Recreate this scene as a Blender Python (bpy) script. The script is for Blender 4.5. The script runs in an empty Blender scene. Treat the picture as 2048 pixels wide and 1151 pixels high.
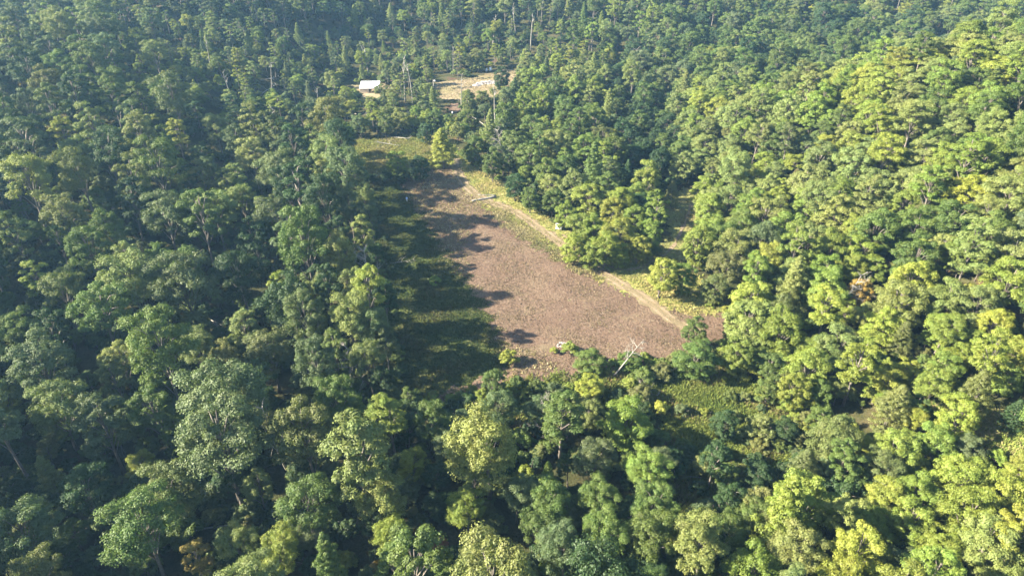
import bpy, math, random
import numpy as np
from mathutils import Vector, Matrix

# ------------------------------------------------------------------ camera, world, sun, exposure
S = bpy.context.scene
C = bpy.data.collections.new('valley'); S.collection.children.link(C)
CAM_H, PITCH, FPX = 85.0, math.radians(32.0), 1364.0     # drone height, tilt below the horizon, focal length in photo pixels
cam = bpy.data.objects.new('camera', bpy.data.cameras.new('camera')); C.objects.link(cam)
cam.location = (0, 0, CAM_H); cam.rotation_euler = (math.radians(90) - PITCH, 0, 0)
cam.data.sensor_width = 36.0; cam.data.lens = 36.0 * FPX / 2048.0
cam.data.clip_start = 0.5; cam.data.clip_end = 8000
S.camera = cam
SUN_EL, SUN_AZ = math.radians(30), math.radians(-95)      # azimuth clockwise from +Y (view direction): sun stands off to the left
sun_dir = Vector((math.sin(SUN_AZ) * math.cos(SUN_EL), math.cos(SUN_AZ) * math.cos(SUN_EL), math.sin(SUN_EL)))
W = bpy.data.worlds.new('World'); S.world = W; W.use_nodes = True
nt = W.node_tree; nt.nodes.clear()
sky = nt.nodes.new('ShaderNodeTexSky'); sky.sky_type = 'NISHITA'; sky.sun_disc = False
sky.sun_elevation = SUN_EL; sky.sun_rotation = SUN_AZ
sky.air_density = 1.2; sky.dust_density = 0.8
bg = nt.nodes.new('ShaderNodeBackground'); bg.inputs['Strength'].default_value = 0.06
wo = nt.nodes.new('ShaderNodeOutputWorld')
nt.links.new(sky.outputs[0], bg.inputs['Color']); nt.links.new(bg.outputs[0], wo.inputs['Surface'])
sl = bpy.data.lights.new('sun', 'SUN'); sl.energy = 5.0; sl.angle = math.radians(0.6); sl.color = (1.0, 0.92, 0.74)
so = bpy.data.objects.new('sun', sl); C.objects.link(so)
so.rotation_euler = (-sun_dir).to_track_quat('-Z', 'Y').to_euler()
S.view_settings.view_transform = 'Standard'; S.view_settings.look = 'None'
S.view_settings.gamma = 1.0; S.view_settings.exposure = 2.8; S.view_settings.use_curve_mapping = False
HAZE_DENSITY = 0.00015

# ------------------------------------------------------------------ basics
rng = np.random.default_rng(7)
def lerp(a, b, t): return a + (b - a) * t
def sst(t):
    t = np.clip(t, 0, 1); return t * t * (3 - 2 * t)
_hp = [(0.013, 0.4, 0.017, 1.1, 1.0), (0.031, 2.0, 0.024, 0.3, 0.6), (0.052, 4.1, 0.061, 2.7, 0.3)]
def wob(x, y):
    r = 0
    for a, p, b, q, m in _hp: r = r + m * np.sin(a * x + p + 0.6 * np.sin(b * y)) * np.cos(b * y + q)
    return r
def terrain(x, y):
    x = np.asarray(x, float); y = np.asarray(y, float)
    right = 36 * sst((x - 48) / 120) * (1 - sst((y - 212) / 80)) * sst((y + 60) / 150)
    left = 8 * sst((-x - 62) / 70) + 12 * sst((-x - 75) / 90) * sst((y - 160) / 120)
    far = 24 * sst((y - 330) / 190) + 60 * sst((y - 520) / 700)
    gully = -4 * np.exp(-((x - 56) / 16) ** 2) * sst((y - 150) / 70)
    calm = 1 - np.exp(-(((x - 2) / 50) ** 2 + ((y - 155) / 75) ** 2) ** 2)
    return right + left + far + gully + 1.3 * wob(x, y) * calm
cp, sp = math.cos(PITCH), math.sin(PITCH)
def project(x, y, z):
    """world -> photo pixels (2048 wide) and depth"""
    dz = z - CAM_H
    d = y * cp - dz * sp
    v = -(y * sp + dz * cp)
    d = np.maximum(d, 1e-3)
    return 1024 + FPX * x / d, 575.5 + FPX * v / d, d
def ground(px, py, h=0.0):
    """point h above the terrain seen at a photo pixel"""
    dx, dv = (px - 1024) / FPX, (py - 575.5) / FPX
    D = np.array([dx, cp - dv * sp, -sp - dv * cp])
    t = 20.0
    for _ in range(700):
        p = D * t
        gap = CAM_H + p[2] - h - float(terrain(p[0], p[1]))
        if gap < 0.02: break
        t += max(0.02, gap * 0.35)
    return float(p[0]), float(p[1]), t
def in_poly(px, py, poly):
    px = np.asarray(px, float); py = np.asarray(py, float)
    r = np.zeros(px.shape, bool); n = len(poly)
    for i in range(n):
        x0, y0 = poly[i]; x1, y1 = poly[(i + 1) % n]
        if y0 == y1: continue
        c = ((y0 > py) != (y1 > py)) & (px < (x1 - x0) * (py - y0) / (y1 - y0) + x0)
        r ^= c
    return r
def tag(o, label=None, cat=None, group=None, kind=None):
    if label: o['label'] = label
    if cat: o['category'] = cat
    if group: o['group'] = group
    if kind: o['kind'] = kind
    return o
def mesh_np(name, V, F, mats=(), fm=None, colors=None, smooth=False):
    """F: (n,3) or (n,4) int array, or list of them"""
    Fs = F if (isinstance(F, list) and isinstance(F[0], np.ndarray)) else [F]
    Fs = [np.asarray(f, np.int32) for f in Fs if len(f)]
    me = bpy.data.meshes.new(name)
    V = np.asarray(V, np.float32)
    me.vertices.add(len(V)); me.vertices.foreach_set('co', V.ravel())
    tot = np.concatenate([np.full(len(f), f.shape[1], np.int32) for f in Fs])
    loops = np.concatenate([f.ravel() for f in Fs])
    me.loops.add(len(loops)); me.loops.foreach_set('vertex_index', loops)
    me.polygons.add(len(tot))
    st = np.zeros(len(tot), np.int32); st[1:] = np.cumsum(tot)[:-1]
    me.polygons.foreach_set('loop_start', st)
    if fm is not None: me.polygons.foreach_set('material_index', np.asarray(fm, np.int32))
    if colors is not None:      # per vertex
        a = me.color_attributes.new('tone', 'FLOAT_COLOR', 'POINT')
        c = np.ones((len(V), 4), np.float32); c[:, :3] = colors
        a.data.foreach_set('color', c.ravel())
    me.polygons.foreach_set('use_smooth', np.full(len(tot), smooth, bool))
    for m in mats: me.materials.append(m)
    me.update(calc_edges=True); me.validate()
    return me
def link(name, me, parent=None, loc=(0, 0, 0), rz=0.0, scale=(1, 1, 1)):
    o = bpy.data.objects.new(name, me); C.objects.link(o)
    o.location = loc; o.rotation_euler = (0, 0, rz); o.scale = scale
    if parent: o.parent = parent
    return o
class Build:
    """collects tubes, boxes, blobs -> one mesh"""
    def __init__(s): s.V = []; s.F = []; s.n = 0
    def add(s, V, F):
        s.V.append(np.asarray(V, float)); s.F += [tuple(i + s.n for i in f) for f in F]; s.n += len(V); return s
    def tube(s, pts, rad, seg=7, cap=True):
        pts = np.asarray(pts, float); k = len(pts)
        if np.isscalar(rad): rad = [rad] * k
        V = []
        for i in range(k):
            d = pts[min(i + 1, k - 1)] - pts[max(i - 1, 0)]; d /= np.linalg.norm(d) + 1e-9
            a = np.cross(d, (0, 0, 1) if abs(d[2]) < .9 else (1, 0, 0)); a /= np.linalg.norm(a); b = np.cross(d, a)
            for j in range(seg):
                t = 2 * math.pi * j / seg
                V.append(pts[i] + rad[i] * (math.cos(t) * a + math.sin(t) * b))
        F = [(i * seg + j, i * seg + (j + 1) % seg, (i + 1) * seg + (j + 1) % seg, (i + 1) * seg + j) for i in range(k - 1) for j in range(seg)]
        if cap: F += [tuple(range(seg))[::-1], tuple((k - 1) * seg + j for j in range(seg))]
        return s.add(V, F)
    def box(s, c, d, rz=0.0, rx=0.0, ry=0.0):
        M = Matrix.Rotation(rz, 3, 'Z') @ Matrix.Rotation(ry, 3, 'Y') @ Matrix.Rotation(rx, 3, 'X')
        V = [np.array(c) + np.array(M @ Vector((sx * d[0] / 2, sy * d[1] / 2, sz * d[2] / 2))) for sx in (-1, 1) for sy in (-1, 1) for sz in (-1, 1)]
        return s.add(V, [(0, 1, 3, 2), (4, 6, 7, 5), (0, 4, 5, 1), (2, 3, 7, 6), (0, 2, 6, 4), (1, 5, 7, 3)])
    def mesh(s, name, mat, smooth=True):
        me = bpy.data.meshes.new(name); me.from_pydata([tuple(v) for v in np.concatenate(s.V)], [], s.F)
        me.materials.append(mat); me.polygons.foreach_set('use_smooth', [smooth] * len(me.polygons)); me.update()
        return me

# ------------------------------------------------------------------ materials
def new_mat(name):
    m = bpy.data.materials.new(name); m.use_nodes = True
    n = m.node_tree; n.nodes.clear(); return m, n
def N(n, t, **kw):
    x = n.nodes.new(t)
    for k, v in kw.items(): setattr(x, k, v)
    return x
def ramp(n, src, stops):
    r = N(n, 'ShaderNodeValToRGB'); n.links.new(src, r.inputs[0])
    e = r.color_ramp.elements
    while len(e) < len(stops): e.new(0.5)
    for el, (p, c) in zip(e, stops): el.position = p; el.color = (*c, 1)
    return r.outputs[0]
def noise(n, scale, detail=4, rough=0.55, vec=None):
    x = N(n, 'ShaderNodeTexNoise'); x.inputs['Scale'].default_value = scale
    x.inputs['Detail'].default_value = detail; x.inputs['Roughness'].default_value = rough
    if vec is not None: n.links.new(vec, x.inputs['Vector'])
    return x.outputs['Fac']
def mixc(n, a, b, f, mode='MIX'):
    x = N(n, 'ShaderNodeMix', data_type='RGBA', blend_type=mode)
    for i, v in ((0, f), (6, a), (7, b)):
        if isinstance(v, (int, float)): x.inputs[i].default_value = v
        elif isinstance(v, tuple): x.inputs[i].default_value = (*v, 1)
        else: n.links.new(v, x.inputs[i])
    return x.outputs[2]
def mapr(n, v, a, b, c, d):
    x = N(n, 'ShaderNodeMapRange'); n.links.new(v, x.inputs[0])
    for i, k in enumerate((a, b, c, d)): x.inputs[i + 1].default_value = k
    return x.outputs[0]
def leaf_material(name, source):
    m, n = new_mat(name)
    out = N(n, 'ShaderNodeOutputMaterial')
    if source == 'tint':
        a = N(n, 'ShaderNodeAttribute', attribute_type='INSTANCER', attribute_name='tint'); base = a.outputs['Color']
    else:
        base = N(n, 'ShaderNodeObjectInfo').outputs['Color']
    geo = N(n, 'ShaderNodeNewGeometry'); tc = N(n, 'ShaderNodeTexCoord')
    v = mapr(n, geo.outputs['Random Per Island'], 0, 1, 0.78, 1.22)
    h = N(n, 'ShaderNodeHueSaturation'); n.links.new(base, h.inputs['Color']); n.links.new(v, h.inputs['Value'])
    hn = mapr(n, noise(n, 0.5, 2, 0.5, tc.outputs['Object']), 0.3, 0.7, 0.485, 0.512); n.links.new(hn, h.inputs['Hue'])
    col = h.outputs[0]
    d = N(n, 'ShaderNodeBsdfDiffuse'); n.links.new(col, d.inputs['Color'])
    t = N(n, 'ShaderNodeBsdfTranslucent')
    n.links.new(mixc(n, col, (1.02, 1.12, 0.45), 1.0, 'MULTIPLY'), t.inputs['Color'])
    g = N(n, 'ShaderNodeBsdfGlossy'); g.inputs['Roughness'].default_value = 0.5; g.inputs['Color'].default_value = (1, 1, 1, 1)
    m1 = N(n, 'ShaderNodeMixShader'); m1.inputs[0].default_value = 0.30
    n.links.new(d.outputs[0], m1.inputs[1]); n.links.new(t.outputs[0], m1.inputs[2])
    m2 = N(n, 'ShaderNodeMixShader'); m2.inputs[0].default_value = 0.015
    n.links.new(m1.outputs[0], m2.inputs[1]); n.links.new(g.outputs[0], m2.inputs[2])
    n.links.new(m2.outputs[0], out.inputs['Surface'])
    return m
M_LEAF = leaf_material('leaf', 'tint')
def tone_material(name, rough=0.9):
    """albedo from a per-blade colour attribute"""
    m, n = new_mat(name); out = N(n, 'ShaderNodeOutputMaterial')
    a = N(n, 'ShaderNodeAttribute', attribute_type='GEOMETRY', attribute_name='tone')
    d = N(n, 'ShaderNodeBsdfDiffuse'); n.links.new(a.outputs['Color'], d.inputs['Color'])
    t = N(n, 'ShaderNodeBsdfTranslucent'); n.links.new(a.outputs['Color'], t.inputs['Color'])
    x = N(n, 'ShaderNodeMixShader'); x.inputs[0].default_value = 0.25
    n.links.new(d.outputs[0], x.inputs[1]); n.links.new(t.outputs[0], x.inputs[2]); n.links.new(x.outputs[0], out.inputs[0])
    return m
M_BLADE = tone_material('grass_blades')
def soil_material(name, stops, scale=0.25, fine=3.0, bump=0.25, patch=None):
    m, n = new_mat(name); out = N(n, 'ShaderNodeOutputMaterial')
    p = N(n, 'ShaderNodeNewGeometry').outputs['Position']
    col = ramp(n, noise(n, scale, 6, 0.62, p), stops)
    f = noise(n, fine, 4, 0.7, p)
    col = mixc(n, col, mapr(n, f, 0.25, 0.75, 0.62, 1.38), 1.0, 'MULTIPLY')
    if patch:
        for (s, a, b, pc) in patch:
            col = mixc(n, col, pc, mapr(n, noise(n, s, 5, 0.6, p), a, b, 0, 1))
    d = N(n, 'ShaderNodeBsdfDiffuse'); n.links.new(col, d.inputs['Color'])
    bp = N(n, 'ShaderNodeBump'); bp.inputs['Strength'].default_value = 0.9; bp.inputs['Distance'].default_value = bump
    n.links.new(f, bp.inputs['Height']); n.links.new(bp.outputs[0], d.inputs['Normal'])
    n.links.new(d.outputs[0], out.inputs[0]); return m
def plain(name, col, rough=0.8, metal=0.0, var=0.25, scale=4.0, bump=0.0):
    m, n = new_mat(name); out = N(n, 'ShaderNodeOutputMaterial'); b = N(n, 'ShaderNodeBsdfPrincipled')
    tc = N(n, 'ShaderNodeTexCoord')
    nz = noise(n, scale, 5, 0.6, tc.outputs['Object'])
    c = mixc(n, col, mapr(n, nz, 0.3, 0.7, 1 - var, 1 + var), 1.0, 'MULTIPLY')
    n.links.new(c, b.inputs['Base Color']); b.inputs['Roughness'].default_value = rough; b.inputs['Metallic'].default_value = metal
    if bump:
        bp = N(n, 'ShaderNodeBump'); bp.inputs['Distance'].default_value = bump
        n.links.new(nz, bp.inputs['Height']); n.links.new(bp.outputs[0], b.inputs['Normal'])
    n.links.new(b.outputs[0], out.inputs[0]); return m
M_BARK = plain('bark', (0.12, 0.10, 0.08), var=0.4, scale=3, bump=0.05)
M_PALEBARK = plain('pale_bark', (0.20, 0.18, 0.15), var=0.3, scale=3, bump=0.03)
M_LOG = plain('weathered_log', (0.16, 0.145, 0.13), var=0.4, scale=4, bump=0.04)
M_FLOOR = soil_material('forest_floor', [(0.30, (0.022, 0.030, 0.012)), (0.5, (0.050, 0.048, 0.022)), (0.68, (0.075, 0.062, 0.032))], 0.18, 2.5, 0.3,
                        [(0.09, 0.62, 0.68, (0.075, 0.045, 0.03))])
M_FIELD = soil_material('mown_field', [(0.32, (0.112, 0.074, 0.052)), (0.5, (0.132, 0.089, 0.063)), (0.66, (0.144, 0.102, 0.068))], 0.10, 2.2, 0.5,
                        [(0.07, 0.60, 0.74, (0.18, 0.145, 0.085)), (0.5, 0.63, 0.74, (0.18, 0.155, 0.08)), (1.3, 0.60, 0.72, (0.20, 0.165, 0.115)), (1.0, 0.62, 0.72, (0.08, 0.055, 0.04))])
M_VERGE = soil_material('grass_verge', [(0.35, (0.16, 0.17, 0.052)), (0.55, (0.23, 0.20, 0.075)), (0.7, (0.31, 0.25, 0.12))], 0.3, 3.0, 0.25)
M_MEADOW = soil_material('meadow', [(0.35, (0.14, 0.15, 0.05)), (0.55, (0.17, 0.165, 0.06)), (0.7, (0.21, 0.17, 0.08))], 0.12, 3.0, 0.25)
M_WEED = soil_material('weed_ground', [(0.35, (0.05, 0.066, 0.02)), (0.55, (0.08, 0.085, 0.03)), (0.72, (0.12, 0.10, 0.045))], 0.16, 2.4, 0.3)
M_TRACK = soil_material('track', [(0.3, (0.16, 0.125, 0.075)), (0.55, (0.20, 0.15, 0.10)), (0.7, (0.25, 0.19, 0.125))], 0.5, 3.5, 0.12)
M_VTRACK = soil_material('track_base', [(0.3, (0.135, 0.105, 0.062)), (0.55, (0.16, 0.125, 0.075)), (0.7, (0.18, 0.15, 0.085))], 0.4, 3.0, 0.15)
M_DIRT = soil_material('dirt', [(0.3, (0.11, 0.085, 0.045)), (0.5, (0.18, 0.12, 0.07)), (0.7, (0.26, 0.17, 0.11))], 0.35, 3.0, 0.15)
M_YARD = soil_material('yard', [(0.3, (0.15, 0.13, 0.06)), (0.5, (0.19, 0.15, 0.088)), (0.7, (0.24, 0.18, 0.115))], 0.12, 1.8, 0.12)
M_WHITE = plain('white_metal', (0.80, 0.80, 0.80), 0.45, var=0.06)
M_PALE = plain('weathered_white', (0.50, 0.50, 0.48), var=0.12)
M_TAN = plain('tan_boards', (0.50, 0.40, 0.29), var=0.2)
M_GREY = plain('grey_wood', (0.30, 0.27, 0.24), var=0.3, bump=0.02)
M_ROCK = plain('pale_rock', (0.21, 0.185, 0.17), var=0.35, scale=2, bump=0.05)

# ------------------------------------------------------------------ ground
def axis(lo, hi, fine_lo, fine_hi, step):
    a = list(np.arange(fine_lo, fine_hi + 1e-6, step)); s = step; v = fine_hi
    while v < hi: s *= 1.25; v = min(hi, v + s); a.append(v)
    s = step; v = fine_lo
    while v > lo: s *= 1.25; v = max(lo, v - s); a.insert(0, v)
    return np.array(a)
gx = axis(-2500, 2500, -240, 260, 3.0); gy = axis(-1200, 4000, 20, 460, 3.0)
X, Y = np.meshgrid(gx, gy); Z = terrain(X, Y)
nx, ny = len(gx), len(gy)
idx = np.arange(nx * ny).reshape(ny, nx)
F = np.stack([idx[:-1, :-1], idx[:-1, 1:], idx[1:, 1:], idx[1:, :-1]], -1).reshape(-1, 4)
ground_o = link('ground', mesh_np('ground', np.stack([X, Y, Z], -1).reshape(-1, 3), F, [M_FLOOR], smooth=True))
tag(ground_o, 'wooded valley floor and hillsides under the trees', kind='structure')
def gz(x, y):
    """height of the ground MESH (bilinear), so that sheets follow it exactly"""
    x = np.asarray(x, float); y = np.asarray(y, float)
    i = np.clip(np.searchsorted(gx, x) - 1, 0, nx - 2); j = np.clip(np.searchsorted(gy, y) - 1, 0, ny - 2)
    u = (x - gx[i]) / (gx[i + 1] - gx[i]); v = (y - gy[j]) / (gy[j + 1] - gy[j])
    return (Z[j, i] * (1 - u) + Z[j, i + 1] * u) * (1 - v) + (Z[j + 1, i] * (1 - u) + Z[j + 1, i + 1] * u) * v
def world_poly(pix): return [ground(a, b)[:2] for a, b in pix]
def jig(x, y, a=0.7):
    return (x + a * (np.sin(1.1 * y + 0.7 * np.sin(0.9 * x)) + 0.6 * np.sin(2.7 * y + 1.3 * x)),
            y + a * (np.sin(1.3 * x + 0.8 * np.sin(0.7 * y)) + 0.6 * np.sin(3.1 * x - 1.1 * y)))
def sheet(name, poly, mat, lift, label, step=0.4, bump=0.06, amp=0.7):
    P = np.array(poly); x = np.arange(P[:, 0].min() - 1, P[:, 0].max() + 1, step); y = np.arange(P[:, 1].min() - 1, P[:, 1].max() + 1, step)
    XX, YY = np.meshgrid(x, y)
    cx, cy = XX[:-1, :-1] + step / 2, YY[:-1, :-1] + step / 2
    a, b = jig(cx, cy, amp)
    m = in_poly(a, b, poly)
    I = np.arange(XX.size).reshape(XX.shape)
    F = np.stack([I[:-1, :-1], I[:-1, 1:], I[1:, 1:], I[1:, :-1]], -1)[m]
    used = np.unique(F); re = np.full(XX.size, -1); re[used] = np.arange(len(used))
    vx, vy = XX.ravel()[used], YY.ravel()[used]
    vz = gz(vx, vy) + lift + bump * 0.5 * (1 + np.sin(2.1 * vx + 1.7 * np.sin(1.3 * vy)) * np.sin(1.9 * vy + 0.4))
    return tag(link(name, mesh_np(name, np.stack([vx, vy, vz], -1), re[F], [mat], smooth=True)), label, kind='structure')

PX_FIELD = [(800, 372), (838, 336), (905, 324), (935, 335), (985, 390), (1045, 432), (1125, 485), (1215, 545), (1300, 592), (1380, 620), (1445, 612), (1452, 668), (1400, 700),
            (1340, 722), (1230, 735), (1160, 752), (1050, 762), (1010, 742), (1000, 700), (985, 655), (955, 595), (912, 545), (876, 490), (845, 440), (806, 390)]
PX_WEED = [(728, 360), (800, 352), (812, 385), (850, 440), (880, 488), (918, 545), (962, 595), (990, 655), (1008, 705), (1018, 745), (960, 772), (900, 800), (830, 812), (770, 780), (760, 640), (745, 500), (720, 420)]
PX_MEADOW = [(668, 300), (700, 282), (790, 276), (885, 268), (915, 285), (905, 330), (840, 345), (800, 362), (730, 372), (690, 340)]
PX_VERGE = [(900, 322), (935, 322), (1000, 372), (1060, 415), (1130, 455), (1215, 520), (1290, 500), (1345, 505), (1400, 560), (1470, 600), (1480, 640), (1440, 625), (1380, 632), (1290, 600), (1200, 560), (1110, 500), (1030, 445), (960, 408), (925, 365)]
PX_GLADE = [(1325, 400), (1370, 372), (1400, 400), (1400, 470), (1380, 520), (1330, 545), (1290, 540), (1255, 560), (1215, 535), (1300, 505), (1340, 470)]
PX_YARD = [(862, 182), (872, 164), (930, 160), (1000, 141), (1030, 138), (1030, 160), (1005, 186), (960, 200), (900, 200), (870, 194)]
PX_LOWDIRT = [(830, 815), (880, 785), (940, 765), (1050, 748), (1160, 738), (1165, 752), (1050, 768), (950, 788), (880, 818), (835, 840)]
PX_BRUSHLAND = [(1370, 770), (1480, 735), (1530, 790), (1600, 860), (1640, 950), (1720, 980), (1700, 1020), (1600, 1010), (1560, 1060), (1640, 1151), (1440, 1200), (1390, 1060), (1330, 980), (1310, 870)]
PX_REDSOIL = [(960, 800), (1050, 790), (1110, 815), (1085, 860), (1020, 865), (985, 840)]
PX_EDGEGLADE = [(1850, 800), (1960, 815), (2048, 820), (2120, 850), (2100, 930), (1990, 900), (1870, 865)]
PX_GAPDIRT = [(898, 208), (918, 206), (924, 220), (908, 226)]
PX_SHED_YARD = [(712, 192), (705, 170), (765, 166), (778, 180), (765, 194), (740, 198)]
field = sheet('field', world_poly(PX_FIELD), M_FIELD, 0.06, 'bare brown mown field in the middle of the valley')
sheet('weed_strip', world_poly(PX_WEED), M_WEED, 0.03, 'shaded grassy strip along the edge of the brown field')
sheet('meadow', world_poly(PX_MEADOW), M_MEADOW, 0.02, 'yellow-green meadow beyond the bushes at the head of the field')
sheet('grass_verge', world_poly(PX_VERGE), M_VERGE, 0.10, 'sunlit grass verge beside the dirt track')
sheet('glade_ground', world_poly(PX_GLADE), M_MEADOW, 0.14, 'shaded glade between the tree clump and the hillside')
sheet('yard_ground', world_poly(PX_YARD), M_YARD, 0.05, 'dry yard near the heap of rubble')
sheet('shed_yard', world_poly(PX_SHED_YARD), M_YARD, 0.05, 'bare ground around the white-roofed shed', step=0.6)
sheet('brushland_ground', world_poly(PX_BRUSHLAND), M_WEED, 0.02, 'low grassy ground below the tree line')
sheet('red_soil', world_poly(PX_REDSOIL), M_DIRT, 0.05, 'patch of reddish bare soil below the hedge')
sheet('clearing_ground', world_poly(PX_EDGEGLADE), M_VERGE, 0.03, 'sunlit clearing at the foot of the hillside')
sheet('gap_soil', world_poly(PX_GAPDIRT), M_FIELD, 0.12, 'brown soil in the gap between meadow and yard')
sheet('lower_track', world_poly(PX_LOWDIRT), M_FIELD, 0.15, 'dirt track at the near end of the field')
# the track along the field edge: two wheel ruts worn through grass
TRK = [(908, 318), (912, 335), (935, 375), (975, 402), (1030, 424), (1085, 462), (1130, 494), (1180, 530), (1235, 565), (1290, 598), (1345, 640), (1400, 668)]
def resample(pts, d=1.0):
    P = np.array(pts, float); P3 = []
    for i in range(len(P) - 1):
        p0, p1, p2, p3 = P[max(i - 1, 0)], P[i], P[i + 1], P[min(i + 2, len(P) - 1)]
        k = max(2, int(np.linalg.norm(p2 - p1) / d))
        for j in range(k):
            t = j / k
            P3.append(0.5 * ((2 * p1) + (-p0 + p2) * t + (2 * p0 - 5 * p1 + 4 * p2 - p3) * t * t + (-p0 + 3 * p1 - 3 * p2 + p3) * t ** 3))
    P3.append(P[-1]); return np.array(P3)
trk = resample(world_poly(TRK), 1.0)
def ribbon(name, path, off, width, mat, lift, label, amp=0.18):
    d = np.gradient(path, axis=0); d /= np.linalg.norm(d, axis=1)[:, None]; nrm = np.stack([-d[:, 1], d[:, 0]], -1)
    V = []; k = 5
    for i, p in enumerate(path):
        w = width * (1 + 0.25 * math.sin(i * 1.7) + 0.2 * math.sin(i * 0.53))
        for j in range(k):
            q = p + nrm[i] * (off + w * (j / (k - 1) - 0.5) + amp * math.sin(i * 0.9 + j))
            V.append((q[0], q[1], float(gz(q[0], q[1])) + lift))
    F = [(i * k + j, i * k + j + 1, (i + 1) * k + j + 1, (i + 1) * k + j) for i in range(len(path) - 1) for j in range(k - 1)]
    return tag(link(name, mesh_np(name, V, F, [mat], smooth=True)), label, kind='structure')
ribbon('path', trk, 0, 3.6, M_VTRACK, 0.16, 'worn brown dirt track along the field edge', .25)
ribbon('path', trk, 0.9, 0.6, M_TRACK, 0.21, 'wheel rut of the dirt track along the field edge')
ribbon('path', trk, -0.9, 0.6, M_TRACK, 0.21, 'wheel rut of the dirt track nearer to the trees')
ribbon('path', resample(world_poly([(1125, 470), (1200, 525), (1260, 540), (1310, 520), (1345, 495), (1372, 440), (1385, 400)]), 1.0), 0, 0.8, M_TRACK, 0.24, 'faint side track leading into the glade')

# ------------------------------------------------------------------ grass, stubble and weeds (uncountable)
def blades(name, poly, n, h, w, palette, label, nb=4, jit=0.7, dens=None, lean=0.35):
    P = np.array(poly); lo, hi = P.min(0), P.max(0)
    x = rng.uniform(lo[0], hi[0], n * 4); y = rng.uniform(lo[1], hi[1], n * 4)
    a, b = jig(x, y, 0.9); m = in_poly(a + rng.normal(0, jit, len(x)), b + rng.normal(0, jit, len(x)), poly)
    x, y = x[m], y[m]
    if dens is not None:
        k = rng.random(len(x)) < dens(x, y); x, y = x[k], y[k]
    x, y = x[:n], y[:n]; n = len(x)
    z = gz(x, y)
    pal = np.array(palette); patch = 0.5 + 0.5 * np.sin(0.35 * x + 1.5 * np.sin(0.27 * y)) * np.sin(0.31 * y + 0.6)
    sel = np.clip((patch * 0.55 + rng.random(n) * 0.45) * len(pal), 0, len(pal) - 1).astype(int)
    col = pal[sel] * rng.uniform(0.75, 1.25, (n, 1))
    hh = rng.uniform(h[0], h[1], n) * (0.7 + 0.6 * patch)
    V = []; 
    for _ in range(nb):
        t = rng.uniform(0, 2 * math.pi, n); ca, sa = np.cos(t), np.sin(t)
        ox, oy = rng.normal(0, w, n), rng.normal(0, w, n)
        lx, ly = rng.normal(0, lean, n) * hh, rng.normal(0, lean, n) * hh
        ww = w * rng.uniform(0.5, 1.1, n)
        hk = hh * rng.uniform(0.6, 1.1, n)
        V.append(np.stack([np.stack([x + ox - ca * ww, y + oy - sa * ww, z - 0.02], -1),
                           np.stack([x + ox + ca * ww, y + oy + sa * ww, z - 0.02], -1),
                           np.stack([x + ox + lx + ca * ww * .35, y + oy + ly + sa * ww * .35, z + hk], -1),
                           np.stack([x + ox + lx - ca * ww * .35, y + oy + ly - sa * ww * .35, z + hk], -1)], 1))
    V = np.stack(V, 1).reshape(-1, 3)
    F = np.arange(len(V)).reshape(-1, 4)
    cc = np.repeat(col, nb * 4, 0)
    return tag(link(name, mesh_np(name, V, F, [M_BLADE], colors=cc)), label, 'grass', kind='stuff')
def off_track(x, y):
    d = np.min((x[:, None] - trk[None, ::2, 0]) ** 2 + (y[:, None] - trk[None, ::2, 1]) ** 2, 1) ** .5
    return np.clip((d - 1.1) / 1.2, 0.06, 1)
PF, PW, PM, PV = world_poly(PX_FIELD), world_poly(PX_WEED), world_poly(PX_MEADOW), world_poly(PX_VERGE)
blades('field_stubble', PF, 62000, (0.08, 0.26), 0.13, [(0.118, 0.078, 0.055), (0.135, 0.092, 0.066), (0.145, 0.103, 0.072), (0.148, 0.118, 0.062), (0.20, 0.155, 0.102)], 'short dry stubble and weeds covering the brown field', 2)
blades('field_edge_grass', world_poly([(838, 336), (905, 324), (985, 390), (1045, 432), (1125, 485), (1090, 500), (1000, 440), (960, 430), (930, 470), (940, 560), (985, 640), (1010, 690), (1090, 705), (1110, 740), (1050, 755), (1000, 740), (970, 650), (905, 545), (850, 450), (806, 385)]), 12000, (0.15, 0.42), 0.15, [(0.16, 0.15, 0.065), (0.19, 0.165, 0.075), (0.24, 0.20, 0.10), (0.32, 0.27, 0.16)], 'sparse yellowish grass along the rim of the brown field', 2)
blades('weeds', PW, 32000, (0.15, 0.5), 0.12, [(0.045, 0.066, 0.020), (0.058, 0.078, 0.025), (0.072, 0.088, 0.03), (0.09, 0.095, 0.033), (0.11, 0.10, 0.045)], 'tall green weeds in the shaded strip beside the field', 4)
blades('meadow_grass', PM, 16000, (0.25, 0.7), 0.16, [(0.14, 0.165, 0.045), (0.17, 0.18, 0.052), (0.19, 0.19, 0.06), (0.20, 0.175, 0.07), (0.24, 0.205, 0.09)], 'tall yellow-green grass of the meadow', 3)
blades('verge_grass', PV, 20000, (0.15, 0.55), 0.13, [(0.17, 0.21, 0.052), (0.22, 0.23, 0.065), (0.28, 0.25, 0.09), (0.34, 0.28, 0.13)], 'light green and straw-coloured grass of the verge', 3, dens=off_track)
IS = world_poly([(985, 410), (1040, 440), (1130, 505), (1215, 560), (1190, 560), (1110, 520), (1040, 475), (985, 430)])
blades('verge_grass', IS, 5200, (0.2, 0.5), 0.15, [(0.15, 0.16, 0.06), (0.20, 0.18, 0.08), (0.28, 0.24, 0.13)], 'band of pale grass between the field and the track', 3, dens=off_track)
blades('brush_grass', world_poly(PX_REDSOIL), 2500, (0.25, 0.8), 0.18, [(0.07, 0.10, 0.03), (0.14, 0.14, 0.04), (0.20, 0.13, 0.06)], 'rough grass around the reddish soil patch', 4)
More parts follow.
